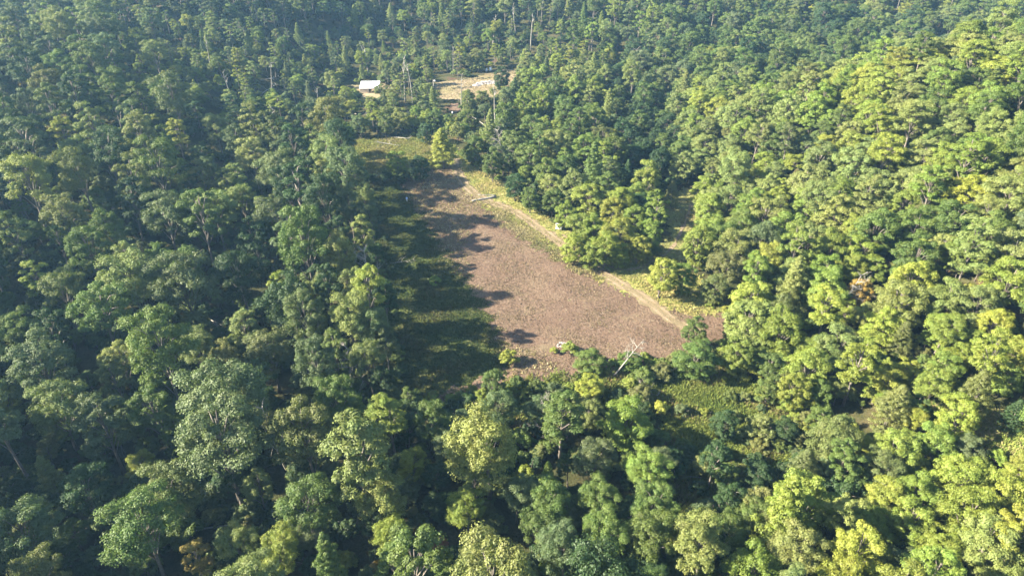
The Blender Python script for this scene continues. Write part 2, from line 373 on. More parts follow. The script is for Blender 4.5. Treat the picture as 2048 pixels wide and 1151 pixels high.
blades('brush_grass', world_poly(PX_BRUSHLAND), 20000, (0.25, 0.8), 0.10, [(0.085, 0.12, 0.03), (0.12, 0.15, 0.035), (0.16, 0.18, 0.045), (0.18, 0.15, 0.07)], 'tall grass on the low ground below the tree line', 4)
blades('brush_grass', world_poly([(1000, 770), (1170, 745), (1350, 728), (1450, 745), (1480, 790), (1350, 805), (1290, 840), (1160, 830), (1080, 860), (1000, 830)]), 9000, (0.3, 0.9), 0.12, [(0.08, 0.11, 0.03), (0.12, 0.15, 0.035), (0.15, 0.17, 0.045), (0.17, 0.13, 0.06)], 'rough green growth under the hedge below the field', 4)
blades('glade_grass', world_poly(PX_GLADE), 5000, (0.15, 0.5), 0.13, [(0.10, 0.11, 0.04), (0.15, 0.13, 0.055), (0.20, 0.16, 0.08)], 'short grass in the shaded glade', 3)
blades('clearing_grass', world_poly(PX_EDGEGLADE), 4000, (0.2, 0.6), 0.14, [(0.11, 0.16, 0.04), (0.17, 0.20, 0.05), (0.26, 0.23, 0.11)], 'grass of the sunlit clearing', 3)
blades('yard_grass', world_poly(PX_YARD), 9000, (0.08, 0.3), 0.2, [(0.13, 0.13, 0.055), (0.18, 0.145, 0.08), (0.22, 0.17, 0.105)], 'dry short grass of the yard', 2)

# ------------------------------------------------------------------ trees: prototypes
def unit(v): return v / (np.linalg.norm(v, axis=-1, keepdims=True) + 1e-9)
def rdirs(r, n): return unit(r.normal(size=(n, 3)))
def leaves_on(r, cen, rad, per, size, flat=0.8):
    per = int(per * 1.9); size = size * 0.73
    """leaf sprays on the outside of many small clumps"""
    k = len(cen); C_ = np.repeat(cen, per, 0); R_ = np.repeat(rad, per)
    d = rdirs(r, k * per); d[:, 2] = np.where(d[:, 2] < -0.25, -d[:, 2], d[:, 2]); d = unit(d)
    p = C_ + d * (R_ * r.uniform(0.45, 1.22, k * per))[:, None] * np.array([1, 1, flat])
    nrm = unit(d + 0.50 * rdirs(r, k * per) + np.array([0, 0, 0.25]))
    t = unit(np.cross(nrm, rdirs(r, k * per))); b = np.cross(nrm, t)
    s = size * r.uniform(0.6, 1.3, k * per)[:, None]
    V = np.stack([p - t * s, p - b * s * 0.55 + nrm * s * 0.12, p + t * s, p + b * s * 0.55 + nrm * s * 0.12], 1)
    return V.reshape(-1, 3)
def proto(kind, seed):
    """returns crown mesh, trunk mesh, nominal width, nominal height, crown centre height"""
    r = np.random.default_rng(seed)
    T = Build(); bend = r.normal(0, 0.35, 2)
    def trunk(h, rad, top=0.8, seg=8):
        pts = [(bend[0] * (t ** 2), bend[1] * (t ** 2), h * t * top - (0.6 if t == 0 else 0)) for t in np.linspace(0, 1, 7)]
        rr = [rad * (1 - 0.8 * t) * (1.35 if t == 0 else 1) for t in np.linspace(0, 1, 7)]
        T.tube(pts, rr, seg); return pts
    cen, rad = [], []
    if kind in ('broad', 'full', 'oval', 'slender'):
        Wd, H = {'full': (9.0, 12.5), 'broad': (10.5, 18), 'oval': (7.5, 19), 'slender': (5.0, 18)}[kind]
        trunk(H, {'full': .22, 'broad': 0.30, 'oval': 0.26, 'slender': 0.17}[kind])
        c0 = np.array([bend[0], bend[1], H * {'full': .50, 'broad': .62, 'oval': .60, 'slender': .68}[kind]])
        R = np.array([Wd * .36, Wd * .36, H * {'full': .36, 'broad': .26, 'oval': .30, 'slender': .24}[kind]])
        nb = {'full': 26, 'broad': 20, 'oval': 18, 'slender': 10}[kind]
        ph = r.uniform(0, 6.28)
        for i in range(nb):
            u = (i + 0.5) / nb; zz = 1 - (1.9 if kind == 'full' else 1.65) * u
            a = ph + i * 2.399 + r.normal(0, .25); q = math.sqrt(max(0, 1 - zz * zz))
            f = r.uniform(0.62, 1.08)
            bc = c0 + R * np.array([q * math.cos(a), q * math.sin(a), zz]) * f
            br = Wd * r.uniform(0.11, 0.19) * (1.15 if kind == 'slender' else 1)
            T.tube([(bend[0] * .3, bend[1] * .3, bc[2] - Wd * .28 - r.uniform(0, 1.5)), tuple(lerp(np.array([bend[0] * .4, bend[1] * .4, bc[2] - Wd * .1]), bc, .6)), tuple(bc)], [0.10, 0.07, 0.03], 4, False)
            m = int(r.integers(8, 13)) if kind != 'slender' else 7
            d = rdirs(r, m); d[:, 2] = np.abs(d[:, 2]) * 0.9 + 0.05 * r.normal(size=m); 
            d = unit(d + 0.5 * unit(bc - c0))
            cen.append(bc + d * br * r.uniform(0.6, 1.1, (m, 1)) * np.array([1, 1, .75])); rad.append(np.full(m, br) * r.uniform(.38, .62, m))
        per, size = {'full': (60, 0.19), 'broad': (62, 0.20), 'oval': (60, 0.19), 'slender': (48, 0.18)}[kind]
        cz = c0[2]
    elif kind == 'conic':
        Wd, H = 6.5, 16.0; trunk(H, 0.2, 0.95)
        n = 120
        for i in range(n):
            u = i / n; zz = H * (0.22 + 0.78 * u); q = Wd * .5 * (1 - u) ** 0.65 * r.uniform(0.5, 1.08) * (0.85 + .3 * math.sin(i * 1.9))
            a = i * 2.399
            cen.append(np.array([[q * math.cos(a), q * math.sin(a), zz]])); rad.append(np.array([lerp(0.95, 0.38, u) * r.uniform(.75, 1.2)]))
        per, size, cz = 90, 0.19, H * .55
    elif kind == 'cedar':
        Wd, H = 4.4, 9.0; trunk(H, 0.14, 0.95)
        n = 130
        for i in range(n):
            u = i / n; zz = H * (0.06 + 0.94 * u); q = Wd * .5 * math.sin(min(1, (1 - u) * 1.5) * 1.57) * r.uniform(0.6, 1.0); a = i * 2.399
            cen.append(np.array([[q * math.cos(a), q * math.sin(a), zz]])); rad.append(np.array([r.uniform(.3, .55)]))
        per, size, cz = 80, 0.12, H * .5
    elif kind == 'shrub':
        Wd, H = 4.5, 3.6
        for i in range(5): T.tube([(0, 0, -.2), tuple(r.normal(0, .5, 2)) + (1.2,), tuple(r.normal(0, 1.0, 2)) + (2.6,)], [.06, .05, .02], 4, False)
        nb = 12
        for i in range(nb):
            a = i * 2.399; q = math.sqrt(i / nb) * Wd * .36 * r.uniform(.8, 1.2)
            bc = np.array([q * math.cos(a), q * math.sin(a), H * (0.62 - 0.40 * (i / nb)) * r.uniform(.7, 1.2)]); m = 7
            d = rdirs(r, m); d[:, 2] = np.abs(d[:, 2])
            cen.append(bc + d * 0.6); rad.append(r.uniform(.28, .5, m))
        per, size, cz = 62, 0.15, H * .45
    cen = np.concatenate(cen); rad = np.concatenate(rad)
    V = leaves_on(r, cen, rad, per, size)
    V[:, 2] = np.maximum(V[:, 2], 0.05)
    cm = mesh_np('crown_' + kind, V, np.arange(len(V)).reshape(-1, 4), [M_LEAF])
    tm = T.mesh('trunk_' + kind, M_BARK)
    return dict(kind=kind, crown=cm, trunk=tm, W=Wd, H=H, cz=cz)
PROTO = {k: [proto(k, s + i) for i in range(n)] for k, n, s in (('broad', 5, 11), ('full', 5, 131), ('oval', 4, 31), ('slender', 3, 51), ('conic', 3, 71), ('cedar', 2, 91), ('shrub', 3, 101))}

# tints: measured-looking leaf albedos (the darkest also stands in for shade) and the word used for them in labels
TINT = {'D': ((0.032, 0.060, 0.017), 'dark green'), 'G': ((0.080, 0.115, 0.024), 'mid-green'), 'E': ((0.080, 0.108, 0.040), 'grey-green'),
        'P': ((0.142, 0.170, 0.046), 'pale green'), 'B': ((0.128, 0.172, 0.028), 'bright green'), 'Y': ((0.168, 0.194, 0.030), 'yellow-green'),
        'V': ((0.200, 0.228, 0.036), 'vivid yellow'), 'O': ((0.106, 0.120, 0.034), 'olive'), 'R': ((0.24, 0.085, 0.035), 'rust-brown'), 'A': ((0.24, 0.180, 0.040), 'orange-yellow')}
SHAPEWORD = {'full': 'round bushy', 'broad': 'broad-crowned', 'oval': 'tall oval', 'slender': 'slender open', 'conic': 'cone-shaped', 'cedar': 'cedar-like', 'shrub': ''}
ASPECT = {'full': 1.35, 'broad': 1.75, 'oval': 2.35, 'slender': 3.4, 'conic': 2.4, 'cedar': 2.0, 'shrub': 0.8}
PLANTS = []     # every individual: dict(x,y,k,W,H,t,px,py,w,label)
def add_plant(kind, x, y, Wm, Hm, tone, label=None, hand=True):
    z = float(gz(x, y)); p0 = PROTO[kind][0]
    cx, cy, d = project(x, y, z + Hm * p0['cz'] / p0['H'])
    PLANTS.append(dict(x=x, y=y, z=z, k=kind, W=Wm, H=Hm, t=tone, px=float(cx), py=float(cy), w=FPX * Wm / float(d), label=label, hand=hand))
def hand(kind, cx, cy, w, tone, label=None, asp=None):
    if kind == 'conic' and tone == 'V': asp = 1.4
    """a plant whose crown centre shows at photo pixel (cx, cy), w pixels wide"""
    asp = asp or ASPECT[kind]; Wm = 6.0; p0 = PROTO[kind][0]; f = p0['cz'] / p0['H']
    for _ in range(6):
        Hm = min(asp * Wm, 24.0); x, y, t = ground(cx, cy, Hm * f); Wm = w * t / FPX
    add_plant(kind, x, y, Wm, min(asp * Wm, 24.0), tone, label)

HAND = '''
full 898 246 30 G
full 915 262 30 P
shrub 925 240 30 E
broad 770 600 52 D
broad 772 690 56 E
broad 765 765 60 D
broad 742 440 50 E
broad 728 400 50 P
broad 755 520 46 D
full 1105 405 48 G
full 1150 500 56 Y
full 1190 465 60 B
full 1225 425 58 Y
full 1268 440 55 B
full 1275 500 48 Y
full 1215 375 54 G
full 1150 375 60 P
full 1090 345 58 G
full 1275 395 50 B
full 1180 510 50 B
full 1240 510 46 B
full 1300 420 44 B
full 868 240 36 G
full 940 238 44 G
shrub 885 250 26 G
full 852 218 34 E
full 932 198 34 P
full 850 265 34 D
full 800 240 40 P
full 770 250 36 G
full 720 250 40 E
full 1085 200 50 B
full 1130 225 56 G
full 1130 340 60 G
full 1170 300 60 B
full 1230 300 60 G
full 1020 290 50 P
full 1065 260 52 G
broad 14 800 70 Y
broad 115 815 115 P
oval 208 850 100 E
broad 445 795 170 E
broad 450 892 185 E
broad 286 930 60 Y
conic 100 950 55 P
broad 331 985 125 O
broad 172 985 105 D
broad 45 1072 135 E
broad 289 1062 150 G
oval 516 972 62 P
shrub 430 1030 60 O
broad 478 1092 90 P
broad 556 1100 95 Y
oval 390 1122 62 A
broad 612 1012 120 G
shrub 690 1119 60 Y
oval 712 915 150 P
broad 756 990 110 P
oval 782 836 82 B
oval 817 803 44 G
broad 862 842 84 G
broad 828 924 66 Y
broad 977 890 155 P
oval 953 966 62 P
shrub 1050 955 62 Y
conic 1096 952 40 B
broad 936 1022 80 Y
broad 1033 987 80 E
broad 1100 1001 92 G
broad 786 1074 78 B
shrub 880 1088 38 R
shrub 754 1140 52 A
broad 963 1102 92 O
conic 1010 1115 35 V
conic 1036 1135 40 Y
oval 1138 928 46 D
broad 1190 914 92 E
broad 1173 834 66 P
oval 1108 806 62 E
oval 1255 850 110 B
broad 1292 945 92 B
broad 1312 1015 95 G
broad 1190 1004 90 G
broad 1207 1070 102 G
broad 1130 1105 104 E
broad 1303 1085 112 G
shrub 1323 814 40 V
shrub 1365 818 38 E
broad 1407 1098 125 P
conic 1567 1029 104 B
broad 1452 850 58 D
oval 1428 922 58 D
oval 1458 1000 60 D
broad 1515 950 66 D
shrub 1557 888 36 G
broad 1536 782 52 G
oval 1585 781 62 Y
oval 1640 790 50 G
conic 1703 868 48 V
broad 1646 842 54 G
oval 1690 920 66 G
broad 1717 962 56 G
broad 1783 903 96 B
oval 1829 820 52 G
broad 1878 889 84 B
broad 1937 902 64 E
cedar 1783 818 62 O
cedar 1950 795 66 O
cedar 2027 832 38 D
cedar 1606 940 58 O
broad 1766 994 92 Y
broad 1836 994 92 B
broad 1923 962 112 Y
broad 2005 982 98 Y
broad 1818 1046 92 Y
broad 1940 1032 112 Y
broad 1968 1090 122 P
broad 1731 1053 92 B
broad 1880 1104 92 Y
broad 1752 1122 84 Y
broad 1815 1138 88 E
oval 2040 1075 90 Y
oval 735 590 74 Y
broad 690 345 92 E
oval 725 470 50 P
broad 640 322 86 P
broad 560 340 86 E
broad 505 315 70 P
broad 650 400 84 D
broad 700 415 64 E
broad 690 520 80 P
broad 740 655 76 E
broad 700 640 86 P
broad 615 640 90 E
broad 630 730 90 E
broad 740 725 80 O
oval 560 590 64 Y
oval 490 660 64 P
broad 540 700 100 O
broad 395 700 80 P
broad 265 560 120 P
broad 370 560 130 E
broad 200 620 110 G
broad 480 555 110 D
broad 240 720 80 P
broad 560 440 90 E
broad 430 420 90 P
broad 330 430 100 E
broad 80 730 130 E
broad 40 660 80 G
oval 75 560 56 Y
broad 505 480 80 D
broad 130 430 90 O
shrub 870 560 26 B
shrub 1017 714 44 Y
shrub 1140 696 40 B
shrub 1108 700 20 Y
broad 1183 722 60 G
broad 1182 775 62 Y
broad 1256 722 50 G
shrub 1325 742 52 O
broad 1392 715 92 G
full 1386 665 46 G
oval 985 770 50 G
shrub 1035 765 40 G
shrub 1075 775 46 G
shrub 1120 790 50 O
shrub 1010 812 40 O
shrub 940 800 54 D
shrub 905 815 50 D
shrub 1165 815 60 O
shrub 1235 790 40 D
shrub 1280 790 60 O
shrub 1290 750 50 G
conic 886 294 60 V
shrub 867 326 12 Y
full 795 326 46 B
shrub 745 358 32 D
shrub 772 354 34 D
shrub 805 352 36 D
full 838 334 44 D
broad 1135 430 46 B
broad 1210 500 64 Y
broad 1165 455 60 B
broad 1243 470 70 Y
oval 1303 470 50 B
oval 1296 368 60 Y
broad 1180 400 62 Y
broad 1240 405 62 Y
conic 1188 335 48 G
conic 1254 348 28 D
cedar 1344 388 28 O
shrub 1310 500 30 E
oval 1322 552 60 Y
broad 1366 556 58 B
oval 1396 492 66 Y
oval 1452 545 70 O
broad 1430 575 60 O
broad 1500 610 90 Y
broad 1560 640 90 O
oval 1715 590 54 A
oval 1709 540 52 Y
oval 1834 508 48 V
conic 1835 305 38 V
cedar 1800 682 46 O
shrub 1490 715 60 B
broad 1540 735 60 G
oval 950 300 40 G
oval 985 330 44 G
broad 1030 372 50 D
broad 1060 400 44 G
oval 1010 240 50 G
oval 1050 210 46 B
broad 1058 160 44 B
oval 1005 160 36 D
broad 1110 180 50 G
broad 1190 240 60 G
broad 1110 290 60 P
broad 1060 320 60 G
oval 130 270 52 Y
oval 182 250 48 Y
oval 355 270 46 Y
oval 265 285 26 P
broad 75 85 60 E
broad 215 100 60 E
broad 310 110 52 P
broad 300 40 44 E
broad 270 90 40 G
'''
for line in HAND.strip().splitlines():  # dark tint of the clump below the field carries its shade
    k, a, b, w, t = line.split()
    if k == 'broad' and float(a) > 905 and float(b) < 860: k = 'full'
    if k == 'broad' and float(a) > 1440: k = 'full'
    a, b, asp = float(a), float(b), None
    if k == 'oval' and a > 905 and b < 860: k, asp = 'full', 1.75
    if k in ('broad', 'oval') and 600 < a < 830 and 330 < b < 800: asp = 2.35 if k == 'broad' else 2.9
    if k == 'full' and w == '46' and b == 665: asp = 1.7
    elif k == 'full' and 1150 < a < 1470 and 700 < b < 830: asp = 0.95
    if k in ('broad', 'full') and 1230 < a < 1330 and 830 < b < 900: asp = 1.25
    hand(k, a, b, float(w), t, None, asp)

# ------------------------------------------------------------------ the rest of the forest: dart throwing over the hillsides
BASEKEEP = [PX_FIELD, PX_WEED, PX_MEADOW, PX_VERGE, PX_GLADE, PX_YARD, PX_LOWDIRT, PX_REDSOIL, PX_EDGEGLADE, PX_GAPDIRT, PX_SHED_YARD,
            [(1370, 780), (1480, 745), (1540, 800), (1600, 860), (1640, 950), (1600, 1000), (1560, 1060), (1640, 1170), (1440, 1200), (1390, 1060), (1330, 980), (1310, 880)],
            [(630, 165), (715, 160), (715, 192), (640, 195)],
            [(520, 262), (700, 262), (720, 285), (700, 330), (690, 350), (660, 305), (600, 305), (520, 300)], [(925, 292), (940, 300), (1000, 372), (980, 372), (935, 335), (920, 320)],
            [(840, 800), (1000, 760), (1170, 740), (1350, 720), (1450, 740), (1480, 790), (1350, 800), (1290, 840), (1160, 830), (1080, 900), (1000, 850), (900, 860)]]
SEE = [[(735, 378), (765, 372), (850, 362), (870, 335), (905, 330), (925, 350), (975, 398), (1030, 430), (1110, 474), (1200, 534), (1235, 535), (1290, 515), (1310, 580), (1350, 605), (1435, 608), (1443, 662), (1395, 690),
        (1340, 715), (1200, 715), (1150, 742), (1050, 748), (960, 762), (845, 800), (808, 780), (805, 650), (790, 520), (752, 430)],
       [(705, 300), (750, 285), (830, 278), (868, 285), (865, 330), (820, 300), (780, 300), (760, 340), (725, 350)],
       [(880, 165), (1000, 142), (1000, 178), (930, 192), (890, 186)], [(1336, 430), (1366, 400), (1382, 430), (1350, 510), (1328, 505)],
       [(715, 160), (762, 160), (762, 182), (715, 182)], [(1370, 790), (1500, 755), (1570, 830), (1590, 880), (1480, 865), (1370, 850)], [(1965, 842), (2060, 835), (2060, 890), (1975, 878)],
       [(1400, 1000), (1470, 1040), (1500, 1120), (1420, 1060), (1385, 1000)], [(1640, 955), (1700, 960), (1700, 985), (1640, 980)],
       [(560, 880), (600, 850), (600, 950), (575, 950)]]
cellg = {}
def near_ok(x, y, R, k=1.0):
    ci, cj = int(x // 8), int(y // 8)
    for i in range(ci - 2, ci + 3):
        for j in range(cj - 2, cj + 3):
            for (a, b, r2) in cellg.get((i, j), ()):
                if (a - x) ** 2 + (b - y) ** 2 < ((R + r2) * k) ** 2: return False
    return True
def put(x, y, R): cellg.setdefault((int(x // 8), int(y // 8)), []).append((x, y, R))
for p in PLANTS: put(p['x'], p['y'], p['W'] / 2)
pr = random.Random(5)
def patch(tones, p, odd): return odd if pr.random() < p else tones
def zone(px, py, beyond=False, bx0=.5):
    """what grows at this place: kinds with weights, tones with weights, crown width, packing"""
    storm = in_poly(px, py, [(230, 60), (700, 70), (1120, 60), (1140, 150), (960, 300), (700, 270), (450, 240), (250, 200)])
    if storm: return [('slender', 5), ('oval', 3), ('broad', 2), ('conic', 1)], 'EEEPPPGGOYBY', (4.5, 7.5), 0.62
    if py < 130 and px < 1320: return [('broad', 5), ('oval', 3), ('conic', 1.2)], 'EEGGDPPBB', (8.0, 12.0), 0.47
    if beyond: return [('full', 5), ('broad', 3)], 'DGGGEP', (8.0, 11.0), 0.36  # shadow of the valley beyond the ridge put into a darker tone mix
    if px > 1230 and px < 1345 and py < 400 and py > 150: return [('full', 3), ('broad', 2)], 'DDG', (6, 8.5), .42  # gully shade painted in by choosing mostly dark leaf tones
    if px > 1330 - 0.1 * max(0, 500 - py) and py < 760: return [('full', 8), ('broad', 1.2), ('oval', .8), ('conic', .15)], patch('GPPBBPG' if bx0 < .5 else 'BPYBPPY', .08, 'GOE') if px > 1450 else 'GBBPYP', (7.5, 10.5), 0.31
    if px > 1450: return [('full', 7), ('broad', 1), ('oval', 2), ('conic', .4)], patch('BBYYPY', .15, 'GOG'), (6.5, 10), 0.35
    if px > 930 and py < 500: return [('full', 6), ('broad', 2), ('oval', 2), ('conic', .4)], 'GGBBPEY', (6.0, 9.0), 0.42
    if px < 760 and py < 700: return [('broad', 6), ('oval', 3), ('slender', .5)], 'EEPPGGGDDDO', (8.0, 12.5), 0.37 if px > 600 else 0.47
    return [('broad', 6), ('oval', 3), ('conic', .3)], 'EEPGGDDO', (8.0, 12.5), 0.47
CAND = []
def wchoice(ws):
    t = pr.random() * sum(w for _, w in ws)
    for k, w in ws:
        t -= w
        if t <= 0: return k
    return ws[-1][0]
NT = 26000
for it in range(NT):
    y = 25 + 640 * pr.random() ** 1.25
    half = 0.80 * (y * cp + CAM_H * sp) + 45
    x = pr.uniform(-half, half)
    z = float(terrain(x, y))
    bx, by, bd = project(x, y, z)
    if by > 1500 or bd < 30: continue
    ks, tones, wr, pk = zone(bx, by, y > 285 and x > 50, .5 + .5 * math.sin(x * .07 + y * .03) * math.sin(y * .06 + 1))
    k = wchoice(ks); Wm = pr.uniform(*wr) * {'full': 1, 'broad': 1, 'oval': .8, 'slender': .75, 'conic': .7, 'cedar': .6}[k]
    if pr.random() < 0.18: Wm *= 0.65
    if not near_ok(x, y, Wm / 2, pk * 2): continue
    if any(in_poly(bx, by, q) for q in BASEKEEP): continue
    Hm = min(ASPECT[k] * Wm * (1.18 if bx < 800 and y < 215 else 1), 24) * pr.uniform(0.88, 1.12)
    if bx > 330 and bx < 900 and 215 < y < 330: Hm = min(Hm, 13.5)
    p0 = PROTO[k][0]; cz = Hm * p0['cz'] / p0['H']
    cxp, cyp, cd = project(x, y, z + cz); rw = 0.5 * FPX * Wm / cd; rh = 0.42 * FPX * (Hm * 0.62) / cd
    t = np.linspace(0, 6.28, 9)
    qx = np.concatenate([[cxp], cxp + rw * .95 * np.cos(t)]); qy = np.concatenate([[cyp], cyp + rh * np.sin(t)])
    if any(in_poly(qx, qy, q).any() for q in SEE): continue
    put(x, y, Wm / 2)
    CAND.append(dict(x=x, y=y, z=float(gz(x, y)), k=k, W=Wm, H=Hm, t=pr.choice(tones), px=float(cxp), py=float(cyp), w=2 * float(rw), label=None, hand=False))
n_tree = sum(p['k'] != 'shrub' for p in PLANTS)
inview = [c for c in CAND if -20 < c['px'] < 2068 and -20 < c['py'] < 1171]
inview.sort(key=lambda c: -c['w'])
chosen = inview[:max(0, 300 - n_tree)]
ids = {id(c) for c in chosen}
REST = [c for c in CAND if id(c) not in ids]
PLANTS += chosen
print('TREES individual', len(PLANTS), 'rest', len(REST))

# ------------------------------------------------------------------ labels that single each plant out
ORD = ['', 'first', 'second', 'third', 'fourth', 'fifth', 'sixth', 'seventh', 'eighth', 'ninth', 'tenth', 'eleventh', 'twelfth']
NUM = ['zero', 'one', 'two', 'three', 'four', 'five', 'six', 'seven', 'eight', 'nine', 'ten', 'eleven', 'twelve']
def region(px, py):
    cols = [(260, 'at the left edge'), (520, 'left of the field'), (860, 'left of centre'), (1180, 'near centre'), (1460, 'right of centre'), (1750, 'right of the field'), (9999, 'at the right edge')]
    rows = [(110, 'in the far woods'), (230, 'beside the shed'), (360, 'level with meadow'), (500, 'level with upper field'), (640, 'level with mid field'), (780, 'level with lower field'), (900, 'just below field'), (1030, 'in the near woods'), (9999, 'along bottom edge')]
    return next(w for v, w in rows if py < v), next(w for v, w in cols if px < v)
groups = {}
for p in PLANTS:
    p['reg'] = region(p['px'], p['py']); groups.setdefault((p['k'], p['t'], p['reg']), []).append(p)
for (k, t, reg), ps in groups.items():
    word = TINT[t][1]; noun = 'shrub' if k == 'shrub' else 'tree'
    base = (word + ' ' + SHAPEWORD[k]).strip()
    ps.sort(key=lambda p: p['px'])
    for i, p in enumerate(ps):
        if p['label']: continue
        if len(ps) == 1: p['label'] = f'{base} {noun} {reg[0]}, {reg[1]}'
        elif i == 0: p['label'] = f'leftmost {base} {noun} {reg[0]}, {reg[1]}'
        elif i == len(ps) - 1: p['label'] = f'rightmost {base} {noun} {reg[0]}, {reg[1]}'
        else: p['label'] = f'{ORD[i + 1]} {base} {noun} from left {reg[0]}, {reg[1]}'

NAME = {'full': 'broadleaf_tree', 'broad': 'broadleaf_tree', 'oval': 'broadleaf_tree', 'slender': 'slender_tree', 'conic': 'conical_tree', 'cedar': 'cedar_tree', 'shrub': 'shrub'}
GROUP = {'shrub': 'shrubs around the field and low ground'}
def jitter(c, r, a=0.16):
    v = r.uniform(1 - a, 1 + a); return (min(1, c[0] * v * r.uniform(.92, 1.1)), c[1] * v, c[2] * v * r.uniform(.9, 1.1))
SRC = {}
for i, p in enumerate(PLANTS):
    pv = pr.randrange(len(PROTO[p['k']])); P = PROTO[p['k']][pv]
    root = bpy.data.objects.new(NAME[p['k']], None); C.objects.link(root); root.empty_display_size = 0.5
    root.location = (p['x'], p['y'], p['z']); root.rotation_euler = (pr.gauss(0, .03), pr.gauss(0, .03), pr.uniform(0, 6.28))
    sx = p['W'] / P['W']; root.scale = (sx * pr.uniform(.94, 1.06), sx * pr.uniform(.94, 1.06), p['H'] / P['H'])
    tag(root, p['label'], 'shrub' if p['k'] == 'shrub' else 'tree', GROUP.get(p['k'], 'trees of the valley woodland'))
    tr = link('stems' if p['k'] == 'shrub' else 'trunk', P['trunk'], root); cr = link('foliage' if p['k'] == 'shrub' else 'crown', P['crown'], root)
    c = jitter(TINT[p['t']][0], pr); cr['tint'] = [c[0], c[1], c[2]]
    SRC.setdefault((p['k'], pv), (cr, tr))
for k in PROTO:       # every variant stands somewhere as a real tree
    for v in range(len(PROTO[k])):
        if (k, v) not in SRC: print('variant unused', k, v)

# ------------------------------------------------------------------ uncountable rest of the woods: instances on points
def scatter(name, items, label, cat):
    """items: (x,y,z, rz, sx, sz, variant index, tint); variants list of (kind, v)"""
    keys = sorted({it[6] for it in items})
    for key in keys:
        sub = [it for it in items if it[6] == key]
        yield key, sub
def woods(name, items, label, cat):
    keys = sorted({it[6] for it in items if it[6] in SRC})
    me = bpy.data.meshes.new(name)
    its = [it for it in items if it[6] in SRC]
    me.from_pydata([(it[0], it[1], it[2]) for it in its], [], [])
    a = me.attributes.new('rot', 'FLOAT_VECTOR', 'POINT'); a.data.foreach_set('vector', np.array([(it[8][0], it[8][1], it[3]) for it in its], np.float32).ravel())
    a = me.attributes.new('scl', 'FLOAT_VECTOR', 'POINT'); a.data.foreach_set('vector', np.array([(it[4], it[4], it[5]) for it in its], np.float32).ravel())
    a = me.attributes.new('var', 'INT', 'POINT'); a.data.foreach_set('value', np.array([keys.index(it[6]) for it in its], np.int32))
    a = me.attributes.new('tint', 'FLOAT_COLOR', 'POINT'); a.data.foreach_set('color', np.array([(*it[7], 1) for it in its], np.float32).ravel())
    o = link(name, me)
    g = bpy.data.node_groups.new(name, 'GeometryNodeTree')
    g.interface.new_socket('Geometry', in_out='INPUT', socket_type='NodeSocketGeometry'); g.interface.new_socket('Geometry', in_out='OUTPUT', socket_type='NodeSocketGeometry')
    gi = g.nodes.new('NodeGroupInput'); go = g.nodes.new('NodeGroupOutput'); join = g.nodes.new('GeometryNodeJoinGeometry')
    L = g.links.new
    def attr(n, t):
        x = g.nodes.new('GeometryNodeInputNamedAttribute'); x.data_type = t; x.inputs[0].default_value = n
        return next(s for s in x.outputs if s.enabled and s.name == 'Attribute')
    mp = g.nodes.new('GeometryNodeMeshToPoints'); L(gi.outputs[0], mp.inputs[0])
    rot = attr('rot', 'FLOAT_VECTOR'); scl = attr('scl', 'FLOAT_VECTOR'); var = attr('var', 'INT')
    for i, key in enumerate(keys):
        cmpn = g.nodes.new('FunctionNodeCompare'); cmpn.data_type = 'INT'; cmpn.operation = 'EQUAL'
        L(var, next(s for s in cmpn.inputs if s.enabled and s.name == 'A')); next(s for s in cmpn.inputs if s.enabled and s.name == 'B').default_value = i
        j = g.nodes.new('GeometryNodeJoinGeometry')
        for ob in SRC[key]:
            oi = g.nodes.new('GeometryNodeObjectInfo'); oi.transform_space = 'ORIGINAL'; oi.inputs[0].default_value = ob
            L(oi.outputs['Geometry'], j.inputs[0])
        ip = g.nodes.new('GeometryNodeInstanceOnPoints')
        L(mp.outputs[0], ip.inputs['Points']); L(cmpn.outputs[0], ip.inputs['Selection']); L(j.outputs[0], ip.inputs['Instance'])
        L(rot, ip.inputs['Rotation']); L(scl, ip.inputs['Scale']); L(ip.outputs[0], join.inputs[0])
    L(join.outputs[0], go.inputs[0])
    md = o.modifiers.new('plants', 'NODES'); md.node_group = g
    return tag(o, label, cat, kind='stuff')
def item(c):
    v = pr.randrange(len(PROTO[c['k']])); P = PROTO[c['k']][v]
    return (c['x'], c['y'], c['z'], pr.uniform(0, 6.28), c['W'] / P['W'], c['H'] / P['H'], (c['k'], v), jitter(TINT[c['t']][0], pr), (pr.gauss(0, .04), pr.gauss(0, .04)))
woods('woodland', [item(c) for c in REST], 'dense mixed woodland covering the far hillsides', 'woods')
